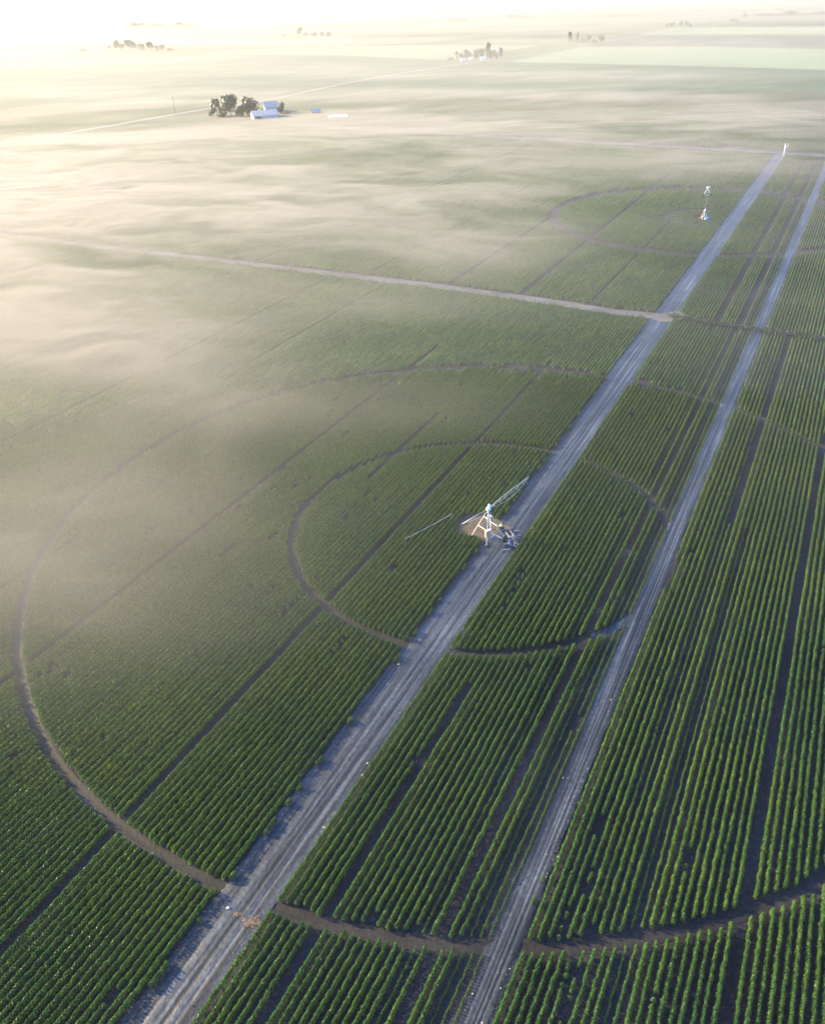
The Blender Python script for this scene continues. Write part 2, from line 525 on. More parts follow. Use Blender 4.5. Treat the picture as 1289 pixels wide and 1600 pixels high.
_g = [at(1004, 950), at(925, 997)]
_a = [math.atan2(g_[1] - C1[1], g_[0] - C1[0]) for g_ in _g]
strip("dust_patch", circle(C1, R1 + 0.1, _a[0], _a[1], 30), [(-1.0, .03), (-.5, .11), (0, .13), (.5, .11), (1.0, .03)], M_ROAD, "pale wash of dust where the inner track meets the narrow road", 0.5, 0.04, 13)

def sheet(name, pxs, z, mat, label):
    vv = [at(*p) for p in pxs]
    vv = [(v[0], v[1], z) for v in vv]
    ar = sum(vv[i][0] * vv[(i + 1) % len(vv)][1] - vv[(i + 1) % len(vv)][0] * vv[i][1] for i in range(len(vv)))
    f = list(range(len(vv)))
    if ar < 0: f.reverse()
    return tag(link(name, mesh_from(name, vv, [tuple(f)], mat)), label, kind='structure')
sheet("field", [(-260, 160), (-260, 104), (0, 93), (300, 84), (540, 86), (700, 95), (850, 97), (1289, 107), (1500, 112), (1500, 150), (1200, 150), (600, 148), (0, 160)], .03, M_FIELD_MID, "wide green field behind the far cross road and the barns")
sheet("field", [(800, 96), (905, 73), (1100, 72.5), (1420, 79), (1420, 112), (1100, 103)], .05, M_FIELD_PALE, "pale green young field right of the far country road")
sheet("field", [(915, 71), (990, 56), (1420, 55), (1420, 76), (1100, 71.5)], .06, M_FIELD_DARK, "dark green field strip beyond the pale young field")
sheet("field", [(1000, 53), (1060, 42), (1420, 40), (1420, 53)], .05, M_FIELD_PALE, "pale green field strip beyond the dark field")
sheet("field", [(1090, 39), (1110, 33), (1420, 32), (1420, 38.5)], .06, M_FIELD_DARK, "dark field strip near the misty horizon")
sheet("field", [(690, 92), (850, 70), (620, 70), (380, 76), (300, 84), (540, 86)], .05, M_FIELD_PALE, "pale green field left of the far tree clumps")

# ------------------------------------------------------------------ crop plants
def leaf_cloud(pts, nrm, size, aspect=0.62, fold=0.25):
    """leaf-sized faces, each two quads folded along the midrib"""
    V, Fc = [], []
    for p, nv, s in zip(pts, nrm, size):
        nv = Vector(nv).normalized()
        a = Vector((random.gauss(0, 1), random.gauss(0, 1), random.gauss(0, 1))).cross(nv)
        if a.length < 1e-3:
            continue
        a.normalize()
        b = nv.cross(a)
        p = Vector(p)
        k = len(V)
        up = nv * s * fold
        V += [p - a * s * .5, p + a * s * .5, p - a * s * .22 + b * s * aspect * .5 + up, p + a * s * .2 + b * s * aspect * .5 + up,
              p - a * s * .22 - b * s * aspect * .5 + up, p + a * s * .2 - b * s * aspect * .5 + up]
        Fc += [(k, k + 1, k + 3, k + 2), (k + 1, k, k + 4, k + 5)]
    return V, Fc

def quad_cloud(pts, nrm, size):
    V, Fc = [], []
    for p, nv, s in zip(pts, nrm, size):
        nv = Vector(nv).normalized()
        a = Vector((random.gauss(0, 1), random.gauss(0, 1), random.gauss(0, 1))).cross(nv).normalized()
        b = nv.cross(a)
        p = Vector(p)
        k = len(V)
        V += [p - a * s * .5, p - b * s * .34, p + a * s * .5, p + b * s * .34]
        Fc += [(k, k + 1, k + 2, k + 3)]
    return V, Fc

def plant_points(nl, rx, ry, h):
    P_, N_, S_ = [], [], []
    for _ in range(nl):
        u = random.random() ** 0.8
        z = h * (0.18 + 0.80 * u)
        rad = math.sin(min(1, 0.28 + 0.75 * u) * math.pi) ** 0.6 * (0.62 + 0.45 * random.random())
        a = random.random() * 2 * math.pi
        x, y = rx * rad * math.cos(a), ry * rad * math.sin(a)
        P_.append((x, y, z))
        N_.append((math.cos(a) * 0.8 + random.gauss(0, .45), math.sin(a) * 0.8 + random.gauss(0, .45), 0.55 + 0.9 * u + random.gauss(0, .35)))
        S_.append(random.uniform(0.8, 1.25))
    return P_, N_, S_

ROW, PLANT = 0.80, 0.30
src = bpy.data.collections.new("crop_sources")
def source(name, V, Fc):
    me = mesh_from(name, V, Fc, M_CROP)
    o = bpy.data.objects.new(name, me)
    src.objects.link(o)
    return o
# local x runs across the row, y along it
sources = []
for k in range(4):
    P_, N_, S_ = plant_points(100, 0.205, 0.22, 0.84)
    V, Fc = leaf_cloud(P_, N_, [0.112 * s for s in S_])
    me_stem = MB().tube([(0, 0, 0), (0.01, 0, 0.45), (0, 0.01, .72)], 0.014, 4, 0.006)
    V2 = [tuple(v) for v in V] + me_stem.v
    sources.append(source("a%d_plant" % k, V2, Fc + [tuple(i + len(V) for i in f) for f in me_stem.f]))
def row_piece(length, per_m, leaf, rx):
    """a stretch of closed hedge-like row: leaves spread along it over gently uneven plants"""
    V, Fc = [], []
    for q in range(int(round(length / 0.6))):
        P_, N_, S_ = plant_points(int(per_m * 0.6), rx * random.uniform(.9, 1.1), 0.42, 0.80 * random.uniform(.92, 1.06))
        yy = (q + .5) * 0.6 - length / 2
        v_, f_ = quad_cloud([(p[0] + random.gauss(0, .012), p[1] + yy, p[2]) for p in P_], N_, [leaf * s for s in S_])
        Fc += [tuple(i + len(V) for i in f) for f in f_]
        V += v_
    return V, Fc
SEG_B, SEG_C = 2.4, 8.4
for k in range(5):
    sources.append(source("b%d_row" % k, *row_piece(SEG_B, 110, 0.16, 0.16)))
for k in range(4):
    sources.append(source("c%d_row" % k, *row_piece(SEG_C, 46, 0.24, 0.145)))

def crop_points():
    out = []
    for (d0, d1, seg, i0, ni) in ((0, 175, PLANT, 0, 4), (175, 360, SEG_B, 4, 5), (360, FIELD_END, SEG_C, 9, 4)):
        omin, omax = -d1 * 1.0 - 20, d1 * 0.35 + 20
        ko = np.arange(math.floor(omin / ROW), math.ceil(omax / ROW))
        kt = np.arange(0, math.ceil(d1 * 1.05 / seg))
        for blk in np.array_split(ko, max(1, len(ko) * len(kt) // 2000000)):
            O, T = np.meshgrid(blk * ROW + 0.30, kt * seg, indexing='ij')
            O, T = O.ravel(), T.ravel()
            rowid = np.round((O - 0.30) / ROW)
            T = T + _hash(rowid, rowid * 0, 5) * seg
            X, Y = xy(O, T)
            D = np.hypot(X, Y)
            # the seam between levels of detail is ragged
            Dj = D + (_hash(rowid, np.floor(T / SEG_C), 11) - .5) * 14
            k = (Dj >= d0) & (Dj < d1)
            O, T, X, Y, rowid = O[k], T[k], X[k], Y[k], rowid[k]
            u, v, w = project(X, Y, 0.5)
            mg = 90 if d0 == 0 else 60
            k = (u > -mg) & (u < PW + mg) & (v < PH + mg)
            O, T, X, Y, rowid = O[k], T[k], X[k], Y[k], rowid[k]
            if seg > 5:      # keep long pieces clear at both ends
                bad = clear_mask(X, Y, O, T)
                for e in (-.4, -.2, .2, .4):
                    bad |= clear_mask(*xy(O, T + e * seg), O, T + e * seg)
            elif seg > 1:
                bad = clear_mask(X, Y, O, T)
                for e in (-.35, .35):
                    bad |= clear_mask(*xy(O, T + e * seg), O, T + e * seg)
            else:
                bad = clear_mask(X, Y, O, T)
            k = ~bad
            O, T, X, Y, rowid = O[k], T[k], X[k], Y[k], rowid[k]
            # plants missing here and there
            gap = fbm(rowid * 0.9, T * 0.16, 21, 2)
            k = (seg > 1) | (gap > 0.15) | (_hash(rowid, np.floor(T / .4), 33) > 0.6)
            O, T, X, Y, rowid = O[k], T[k], X[k], Y[k], rowid[k]
            s = 0.95 + 0.08 * _hash(rowid, rowid * 0, 41) + 0.26 * (fbm(X * .05, Y * .05, 51, 3) - .5) + 0.16 * (fbm(rowid * 3.1, T * 0.09, 61, 2) - .5)
            for o0, o1, f, t0, t1 in SPARSE:
                k = (O > o0) & (O < o1) & (T > t0) & (T < t1)
                s = np.where(k, s * (f + 0.25 * (fbm(rowid * 2.3, T * 0.05, 71, 2) - .5)), s)
            k = poly_dist(X, Y, STRIP1) < 2.2
            s = np.where(k, s * 0.5, s)
            jo = (fbm(rowid * 5.3, T * 0.12, 81, 2) - .5) * 0.16 + (_hash(rowid, np.floor(T / .42), 91) - .5) * 0.10 * (seg < 1)
            jo = np.where(k, jo * 4, jo)
            X2, Y2 = xy(O + jo, T)
            nn = len(X2)
            idx = i0 + rng.integers(0, ni, nn)
            flip = rng.integers(0, 2, nn) * math.pi
            rot = -AZ + (flip if seg > 1 else rng.random(nn) * 2 * math.pi)
            sz = np.clip(s * rng.uniform(.88, 1.14, nn), .3, 1.4)
            sx = np.clip(np.minimum(s, 1.08) * rng.uniform(.9, 1.1, nn), .32, 1.2)
            sy = np.ones(nn) if seg > 1 else sx
            out.append(np.stack([X2, Y2, np.full(nn, .012), rot, sx, sy, sz, idx], 1))
    return np.concatenate(out)

pts = crop_points()
# the plants that show largest are objects of their own, the rest is one object
_, _, dep = project(pts[:, 0], pts[:, 1], 0.5)
u, v, _ = project(pts[:, 0], pts[:, 1], 0.4)
inside = (u > 6) & (u < PW - 6) & (v < PH - 6) & (pts[:, 7] < 4) & (pts[:, 6] > .6)
order = np.argsort(np.where(inside, dep, 1e9))[:300]
for i in order:
    X, Y, Z, rot, sx, sy, sz, idx = pts[i]
    o = bpy.data.objects.new("crop_plant", sources[int(idx)].data)
    COL.objects.link(o)
    o.location, o.rotation_euler, o.scale = (X, Y, Z), (0, 0, rot), (sx, sy, sz)
    tag(o, "leafy green crop plant in the nearest rows along the bottom edge", "plant", "crop plants in the nearest rows")
keep = np.ones(len(pts), bool)
keep[order] = False
pts = pts[keep]

me = bpy.data.meshes.new("crop_rows")
me.vertices.add(len(pts))
me.vertices.foreach_set('co', pts[:, :3].astype(np.float32).ravel())
at_ = me.attributes.new("rot", 'FLOAT', 'POINT'); at_.data.foreach_set('value', pts[:, 3].astype(np.float32))
at_ = me.attributes.new("scl", 'FLOAT_VECTOR', 'POINT'); at_.data.foreach_set('vector', pts[:, 4:7].astype(np.float32).ravel())
at_ = me.attributes.new("idx", 'INT', 'POINT'); at_.data.foreach_set('value', pts[:, 7].astype(np.int32))
me.materials.append(M_CROP)
crop = tag(link("crop_rows", me), "straight rows of leafy green crop filling the fields", kind='stuff')
gt = bpy.data.node_groups.new("plant_the_rows", 'GeometryNodeTree')
gt.interface.new_socket("Geometry", in_out='INPUT', socket_type='NodeSocketGeometry')
gt.interface.new_socket("Geometry", in_out='OUTPUT', socket_type='NodeSocketGeometry')
gi, go = gt.nodes.new("NodeGroupInput"), gt.nodes.new("NodeGroupOutput")
ci = gt.nodes.new("GeometryNodeCollectionInfo")
ci.inputs['Collection'].default_value = src
ci.inputs['Separate Children'].default_value = True
ci.inputs['Reset Children'].default_value = True
ip = gt.nodes.new("GeometryNodeInstanceOnPoints")
ip.inputs['Pick Instance'].default_value = True
def attr(name, typ):
    a_ = gt.nodes.new("GeometryNodeInputNamedAttribute")
    a_.data_type = typ
    a_.inputs['Name'].default_value = name
    return a_.outputs['Attribute']
cx = gt.nodes.new("ShaderNodeCombineXYZ")
gt.links.new(attr("rot", 'FLOAT'), cx.inputs['Z'])
gt.links.new(gi.outputs[0], ip.inputs['Points'])
gt.links.new(ci.outputs[0], ip.inputs['Instance'])
gt.links.new(attr("idx", 'INT'), ip.inputs['Instance Index'])
gt.links.new(cx.outputs[0], ip.inputs['Rotation'])
gt.links.new(attr("scl", 'FLOAT_VECTOR'), ip.inputs['Scale'])
gt.links.new(ip.outputs[0], go.inputs[0])
md = crop.modifiers.new("plant_the_rows", 'NODES')
md.node_group = gt
print("crop points", len(pts), np.bincount(pts[:, 7].astype(int)))

# ------------------------------------------------------------------ trees
def crown_mesh(kind, seed, nl=900):
    random.seed(seed)
    lobes = []
    if kind == 'round':
        lobes = [(random.gauss(0, .17), random.gauss(0, .17), random.uniform(.36, .78), random.uniform(.17, .27)) for _ in range(8)] + [(0, 0, .55, .33)]
    elif kind == 'tall':
        lobes = [(random.gauss(0, .05), random.gauss(0, .05), z, .10 + .10 * math.sin(math.pi * min(1, (z - .12) / .9))) for z in (.25, .38, .5, .62, .74, .85, .92)]
    elif kind == 'open':
        lobes = [(random.gauss(0, .24), random.gauss(0, .24), random.uniform(.35, .88), random.uniform(.10, .17)) for _ in range(9)]
    elif kind == 'pointed':
        lobes = [(0, 0, z, .25 * (1.05 - z) + .03) for z in (.2, .32, .45, .58, .7, .82, .92)]
    else:   # bush
        lobes = [(random.gauss(0, .32), random.gauss(0, .32), random.uniform(.3, .6), random.uniform(.25, .42)) for _ in range(7)]
    P_, N_, S_ = [], [], []
    tot = sum(l[3] ** 2 for l in lobes)
    for l in lobes:
        for _ in range(int(nl * l[3] ** 2 / tot)):
            d = Vector((random.gauss(0, 1), random.gauss(0, 1), random.gauss(0, 1))).normalized()
            r = l[3] * random.uniform(.6, 1.12)
            p = Vector(l[:3]) + d * r
            if p.z < .04: continue
            P_.append(p); N_.append(d + Vector((random.gauss(0, .4), random.gauss(0, .4), random.gauss(0, .4)))); S_.append(random.uniform(.045, .085))
    V, Fc = quad_cloud(P_, N_, [1.75 * s for s in S_])
    return mesh_from("crown", V, Fc, M_TREE)

def trunk_mesh(seed, kind):
    random.seed(seed)
    m_ = MB()
    top = .18 if kind == 'bush' else .62
    m_.tube([(0, 0, -.01), (.006, .004, top * .5), (0, 0, top)], .028, 6, .012)
    if kind != 'bush':
        for k in range(4):
            a = k * 1.6 + random.random()
            m_.tube([(0, 0, .26 + .07 * k), (.14 * math.cos(a), .14 * math.sin(a), .42 + .08 * k)], .013, 4, .005)
    return mesh_from("trunk", m_.v, m_.f, M_BARK)
TREES = {}
for k in ('round', 'tall', 'open', 'pointed', 'bush'):
    TREES[k] = [(crown_mesh(k, 100 + 7 * j + len(k)), trunk_mesh(200 + j, k)) for j in range(3)]
_tc = [0]
def tree(px, base_y, top_y, width_px, kind, label, cat='tree', group=None):
    """a tree standing where the photograph shows it"""
    p = at(px, base_y)
    _, _, w = project(np.array([p.x]), np.array([p.y]), 0.0)
    mpp = float(w[0]) / F_PX
    h = (base_y - top_y) * mpp * 1.03
    wd = width_px * mpp
    nat = {'round': .78, 'tall': .46, 'open': .80, 'pointed': .5, 'bush': 1.35}[kind]
    _tc[0] += 1
    cm, tm = TREES[kind][_tc[0] % 3]
    root = thing("tree" if kind != 'bush' else "bush", label, cat, p, _tc[0] * 2.4, group)
    root.scale = (wd / nat, wd / nat, h)
    link("crown", cm, root)
    link("trunk", tm, root)
    return root
FG = "trees of the near farmstead"
tree(329, 183, 173, 9, 'bush', "low bush at the left end of the barn farmstead", 'bush')
tree(340, 183, 156, 15, 'open', "loose-crowned tree leftmost at the farmstead with the barns", group=FG)
tree(362, 184, 151, 22, 'round', "tallest broad tree left of the pale barns", group=FG)
tree(376, 184, 166, 14, 'round', "small tree between the two broad trees by the barns", group=FG)
tree(391, 184, 154, 24, 'round', "broad tree next to the left end of the barns", group=FG)
tree(351, 185, 172, 16, 'bush', "bush at the foot of the tallest farmstead tree", 'bush')
tree(439, 179, 161, 12, 'round', "dark tree at the right end of the barns", group=FG)
tree(447, 180, 173, 13, 'bush', "low bush right of the dark tree by the barns", 'bush')
tree(413, 174, 168, 7, 'bush', "little bush between the two barn roofs", 'bush')
tree(406, 188, 181, 16, 'bush', "bush in front of the large barn", 'bush')
tree(460, 177, 173.5, 18, 'bush', "low hedge bush beyond the dark tree, nearer the barns", 'bush')
tree(478, 178, 174.5, 14, 'bush', "low hedge bush left of the small brown house", 'bush')
F2 = "trees of the middle farmstead by the country road"
tree(704, 95, 88, 13, 'bush', "low bush at the left end of the middle tree clump", 'bush')
tree(714, 94, 80.5, 4, 'open', "thin spindly tree near the left of the middle clump", group=F2)
tree(720.5, 94, 83.5, 8, 'round', "small rounded tree behind the leftmost white cottage", group=F2)
tree(730.5, 92, 78.5, 12, 'round', "broad tree at the left of the middle clump's crowns", group=F2)
tree(744, 92, 77.5, 10, 'round', "rounded tree in the centre of the middle clump", group=F2)
tree(752.5, 92, 77, 9, 'round', "flat-topped tree just left of the tallest one in the middle clump", group=F2)
tree(762.5, 92, 70.5, 9, 'tall', "tallest columnar tree of the middle clump", group=F2)
tree(766, 92, 79, 13, 'round', "wide tree at the foot of the tallest one in the middle clump", group=F2)
tree(775.5, 91, 82, 4.5, 'pointed', "small pointed tree near the right of the middle clump", group=F2)
tree(781.5, 90.5, 75.5, 8, 'round', "rounded tree at the right end of the middle clump", group=F2)
F3 = "trees of the clump by the bend in the country road"
tree(890.4, 66.5, 52, 7, 'tall', "tall tree at the left end of the clump beyond the pale field", group=F3)
tree(898, 66.5, 60, 5, 'bush', "small bush between the two tall trees of the far clump", 'bush')
tree(902, 66, 52, 5.5, 'pointed', "tall pointed tree in the clump beyond the pale field", group=F3)
tree(910, 67.5, 58.5, 10, 'bush', "dense thicket bush next to the pointed tree", 'bush')
tree(919, 67.5, 56, 9, 'round', "rounded tree rising from the dense thicket", group=F3)
tree(929, 67.5, 60.5, 12, 'bush', "low thicket bush left of the leaning last tree", 'bush')
tree(940.5, 67, 56, 9, 'round', "broad tree at the right end beside the country road", group=F3)
F4 = "misty trees in the far left clump"
for px, b_, t_, w_, k_, l_ in ((172, 77, 69.5, 8, 'bush', "lone faint bush left of the misty far left clump"), (183, 78, 64, 11, 'round', "leftmost tall tree of the misty far left clump"),
        (192, 78, 68, 10, 'round', "lower tree second from the left in the misty clump"), (201.5, 78, 63.5, 10, 'round', "tallest tree of the misty far left clump"), (210, 78, 65.5, 10, 'round', "tree right of the tallest in the misty clump"),
        (222, 79, 67.5, 13, 'bush', "dense thicket in the middle of the misty clump"), (235, 79, 66.5, 12, 'round', "broad tree right of the thicket in the misty clump"), (246, 79, 70, 7, 'pointed', "small pointed tree near the right of the misty clump"),
        (253.6, 79, 69.5, 9, 'round', "rounded tree second from the right in the misty clump"), (264, 80, 74, 10, 'bush', "low bush at the right end of the misty clump"), (130, 80, 75, 13, 'bush', "very faint bush far left of the misty clump")):
    tree(px, b_, t_, w_, k_, l_, 'bush' if k_ == 'bush' else 'tree', F4)
F5 = "small trees near the upper right horizon"
for px, b_, t_, w_, k_, l_ in ((1042, 42, 37, 6, 'bush', "leftmost faint bush of the small clump near the right horizon"), (1050, 42, 35.5, 7, 'round', "pale round tree in the small clump near the right horizon"),
        (1063, 41, 32.5, 6, 'round', "rounded tree in the middle of the small right horizon clump"), (1071.5, 41, 33, 7, 'round', "broad tree right of the middle one in the small horizon clump"),
        (1079.5, 41.5, 36.5, 7, 'bush', "low bush at the right end of the small horizon clump"), (1146, 35, 28, 14, 'bush', "isolated peaked thicket on the far right field"), (1164, 26, 20, 8, 'pointed', "lone pointed tree left of the horizon wood")):
    tree(px, b_, t_, w_, k_, l_, 'bush' if k_ == 'bush' else 'tree', F5)
F6 = "faint trees near the top middle horizon"
for px, b_, t_, w_, k_, l_ in ((447, 56, 51.5, 9, 'bush', "faint bush left of the small top middle clump"), (468, 55, 44, 9, 'round', "taller faint tree of the small top middle clump"), (478, 56, 49, 8, 'bush', "low bush left of the dark hedge at the top middle"),
        (492, 57, 48.5, 10, 'bush', "left half of the dark hedge at the top middle"), (504, 57, 48, 10, 'bush', "middle of the dark hedge at the top middle"), (514, 57, 48.5, 8, 'bush', "right end of the dark hedge at the top middle"), (625, 44, 39, 4, 'round', "tiny lone tree near the top centre horizon")):
    tree(px, b_, t_, w_, k_, l_, 'bush' if k_ == 'bush' else 'tree', F6)

def treeline(pxa, pxb, base, h_px, label, seed):
    random.seed(seed)
    V, Fc = [], []
    nn = int((pxb - pxa) / 1.1)
    for k in range(nn):
        px = pxa + (pxb - pxa) * (k + random.random()) / nn
        p = at(px, base(px) if callable(base) else base)
        _, _, w = project(np.array([p.x]), np.array([p.y]), 0.0)
        mpp = float(w[0]) / F_PX
        e = 0.5 + 0.7 * float(vnoise(np.array(px * .09), np.array(0.3), seed)) 
        h = h_px * mpp * e * random.uniform(.8, 1.1)
        r = h * random.uniform(.35, .6)
        P_, N_, S_ = [], [], []
        for _ in range(26):
            d = Vector((random.gauss(0, 1), random.gauss(0, 1), random.gauss(0, 1))).normalized()
            P_.append(p + Vector((d.x * r, d.y * r + random.gauss(0, h), max(.2, h * .52 + d.z * h * .48)))); N_.append(d); S_.append(r * .55)
        v_, f_ = quad_cloud(P_, N_, S_)
        Fc += [tuple(i + len(V) for i in f) for f in f_]
        V += v_
    tag(link("treeline", mesh_from("treeline", V, Fc, M_TREE)), label, kind='stuff')
treeline(1183, 1400, lambda x: 26 - (x - 1183) * .012, 8, "blue misty wood along the right horizon", 1)
treeline(1212, 1400, lambda x: 17.5 - (x - 1212) * .03, 4, "fainter wood behind on the right horizon", 2)
treeline(1085, 1130, 22.5, 3, "faint low wood near the right horizon", 3)
treeline(698, 731, 33.5, 6, "faint pale wood near the top centre horizon", 4)
treeline(790, 833, 28.5, 5.5, "small faint wood right of the top centre horizon", 5)
treeline(195, 313, 46, 9, "pale ghostly wood near the top left horizon", 6)
treeline(380, 600, lambda x: 30 - (x - 380) * .02, 4, "very faint wood on the top middle horizon", 8)
treeline(840, 1080, lambda x: 15 - (x - 840) * .02, 3, "very faint wood on the horizon right of centre", 9)

# ------------------------------------------------------------------ farm buildings
def gable(name, label, px, py, w_, d_, wall_h, rise, rot, roof=M_ROOF, wall=M_WALL, cat='barn', door=True):
    p = at(px, py)
    root = thing(name, label, cat, p, rot)
    a, b = w_ / 2, d_ / 2
    m_ = MB()
    m_.add([(-a, -b, -.1), (a, -b, -.1), (a, b, -.1), (-a, b, -.1), (-a, -b, wall_h), (a, -b, wall_h), (a, b, wall_h), (-a, b, wall_h), (-a, 0, wall_h + rise), (a, 0, wall_h + rise)],
           [(0, 1, 5, 4), (2, 3, 7, 6), (1, 2, 6, 9, 5), (3, 0, 4, 8, 7)])
    m_.build("wall", wall, root)
    r = MB()
    e, th = .5, .18
    sl = rise / b
    for s in (-1, 1):
        y0, z0, z1 = s * (b + e), wall_h - sl * e + .04, wall_h + rise + .04
        vs2 = [(-a - e, y0, z0), (a + e, y0, z0), (a + e, 0, z1), (-a - e, 0, z1)]
        r.add(vs2 + [(x, y, z + th) for x, y, z in vs2], [(0, 1, 2, 3), (4, 7, 6, 5), (0, 4, 5, 1), (1, 5, 6, 2), (2, 6, 7, 3), (3, 7, 4, 0)])
    ro = r.build("roof", roof, root)
    sm = MB()
    for k in range(int(w_ / 1.2)):
        x = -a + .6 + k * 1.2
        for s in (-1, 1):
            sm.tube([(x, s * (b + e), wall_h - sl * e + .22), (x, 0, wall_h + rise + .22)], .05, 4)
    so = sm.build("roof_seams", roof, ro)
    if door:
        d = MB().box((-a * .3, -b - .06, wall_h * .4), (min(4, w_ * .2), .1, wall_h * .8))
        d.build("door", M_STEEL, root)
    return root
gable("barn", "large pale metal barn with a low blue-white roof among the farm trees", 414, 186, 19, 12.5, 3.4, 3.0, 0.32)
gable("barn", "smaller barn with a pale blue roof behind the large one", 424, 175, 10.5, 10, 4.5, 3.6, 0.25)
gable("farmhouse", "small house with reddish walls and pale roof right of the barns", 493, 179, 7, 6, 2.4, 2.0, 0.2, M_ROOF, M_BRICK, 'house')
gable("shed", "long low shed with a bright white roof at the farmstead's right edge", 528, 184, 13, 7, 1.2, 1.0, 0.2, M_WHITE, M_WHITE, 'shed', False)
gable("cottage", "white cottage at the left front of the middle clump", 722.8, 95, 5.5, 5, 2.2, 1.8, 0.2, M_WHITE, M_WHITE, 'house', False)
gable("cottage", "tiny white outbuilding under the broad left tree of the middle clump", 736, 92.5, 5, 4, 1.8, 1.3, 0.1, M_WHITE, M_WHITE, 'house', False)
gable("cottage", "white cottage below the tallest tree of the middle clump", 754.4, 93, 5.8, 5, 2.4, 1.8, 0.15, M_WHITE, M_WHITE, 'house', False)
_p = at(275, 183)
pr = thing("utility_pole", "lone thin pole standing in the mist left of the barns", "pole", _p)
MB().tube([(0, 0, -.2), (0, 0, 15.5)], .24, 6, .14).build("pole", M_WOOD, pr)
MB().box((0, -.1, 14.6), (1.6, .14, .16)).build("crossarm", M_WOOD, pr)

# ------------------------------------------------------------------ centre pivots
def lattice(m_, p0, p1, drop, n_, r):
    """truss rods hanging under a span pipe"""
    p0, p1 = Vector(p0), Vector(p1)
    d = (p1 - p0)
    side = d.cross(Vector((0, 0, 1))).normalized()
    low = []
    for k in range(n_ + 1):
        u_ = k / n_
        q = p0 + d * u_ - Vector((0, 0, drop * math.sin(math.pi * u_) + .05))
        low.append((q + side * .45 * math.sin(math.pi * u_), q - side * .45 * math.sin(math.pi * u_), p0 + d * u_))
    for s in (0, 1):
        m_.tube([q[s] for q in low], r, 5)
    for q in low[1:-1]:
        for s in (0, 1):
            m_.tube([q[2], q[s]], r * .8, 4)
        m_.tube([q[0], q[1]], r * .8, 4)

def pivot_tower(label, group, loc, rot, h, half, big=True, leg_mat=M_STEEL, top_mat=M_WHITE):
    root = thing("pivot_tower", label, "irrigation pivot", loc, rot, group)
    r = .062 if big else .08
    for k, (sx, sy) in enumerate(((-1, -1), (1, -1), (1, 1), (-1, 1))):
        lg = MB()
        lg.tube([(sx * half, sy * half, .12), (sx * .22, sy * .22, h * .92)], r, 6, r * .8)
        lo = lg.build("leg", leg_mat if k != 3 else M_PINK, root)
        MB().box((sx * half, sy * half, .1), (.5, .5, .2)).build("foot", M_RUBBER, lo)
    br = MB()
    for z in ((.42, .76) if big else (.5,)):
        s = half + (.22 - half) * z / .92
        c = [(-s, -s, h * z), (s, -s, h * z), (s, s, h * z), (-s, s, h * z)]
        for k in range(4):
            br.tube([c[k], c[(k + 1) % 4]], .028, 4)
    br.build("brace", leg_mat, root)
    rp = MB()
    rp.tube([(0, 0, 0), (0, 0, h)], .12, 10)
    rp.lathe((0, 0, 1.0), [(.17, 0), (.27, .02), (.27, .1), (.17, .12)], 10)
    rp.build("riser_pipe", M_STEEL, root, True)
    ld = MB()
    for s in (-.17, .17):
        ld.tube([(.42 + .25, s, .2), (.24, s, h * .88)], .028, 4)
    for k in range(12):
        z = .5 + k * (h * .8 - .5) / 11
        x = .67 + (.24 - .67) * (z - .2) / (h * .88 - .2)
        ld.tube([(x, -.17, z), (x, .17, z)], .02, 4)
    ld.build("ladder", M_STEEL, root)
    hd = MB()
    hd.lathe((0, 0, h - .1), [(.24, 0), (.34, .08), (.38, .3), (.34, .45), (.22, .58), (.08, .62)], 14)
    ho = hd.build("swivel_head", top_mat, root, True)
    MB().lathe((.28, .1, h + .5), [(.2, 0), (.24, .1), (.2, .32), (.08, .38)], 10).build("collector_ring", M_TEAL, ho, True)
    bx = MB()
    bx.box((-half * .55, -half * .62, h * .33), (1.0, .32, 1.05))
    po = bx.build("control_panel", M_RUST, root)
    MB().box((-half * .55, -half * .62, h * .33 + .57), (1.1, .42, .06)).build("panel_hood", M_PINK, po)
    return root

HP = 5.0
PG = "centre pivot towers in the fields"
piv = at(762, 840)
px_, py_ = piv.x, piv.y
near = pivot_tower("near centre pivot tower of pale steel legs standing beside the wide road", PG, (px_, py_, .10), 0.62, HP, 1.8)
inv = near.matrix_basis.inverted()
def loc_(px, py, z):
    return inv @ at(px, py, z + .1)
head = Vector((0, 0, HP + .25))
sp = MB()
e1 = loc_(826, 745, 4.6)
sp.tube([head, head.lerp(e1, .5) + Vector((0, 0, .2)), e1], .05, 7)
so = sp.build("span_pipe", M_STEEL, near, True)
tr = MB(); lattice(tr, head, e1, .8, 7, .014); tr.build("truss_rods", M_STEEL, so)
sp = MB()
e2 = loc_(721, 819, 3.4)
sp.tube([head, e2], .035, 6)
sp.tube([head + Vector((0, 0, -.4)), head.lerp(e2, .55) + Vector((0, 0, -.55)), e2], .02, 5)
sp.build("outlet_pipe", M_STEEL, near, True)
el = MB()
el.tube([(0, 0, 1.0), (.5, -.9, .75), (1.0, -1.9, .45), (1.15, -2.6, .3)], .11, 8)
el.tube([(-half_ if False else -1.35, -1.35, 1.15), (-.6, -1.6, .85), (.2, -1.2, .95)], .07, 6)
el.build("inlet_pipe", M_STEEL, near, True)

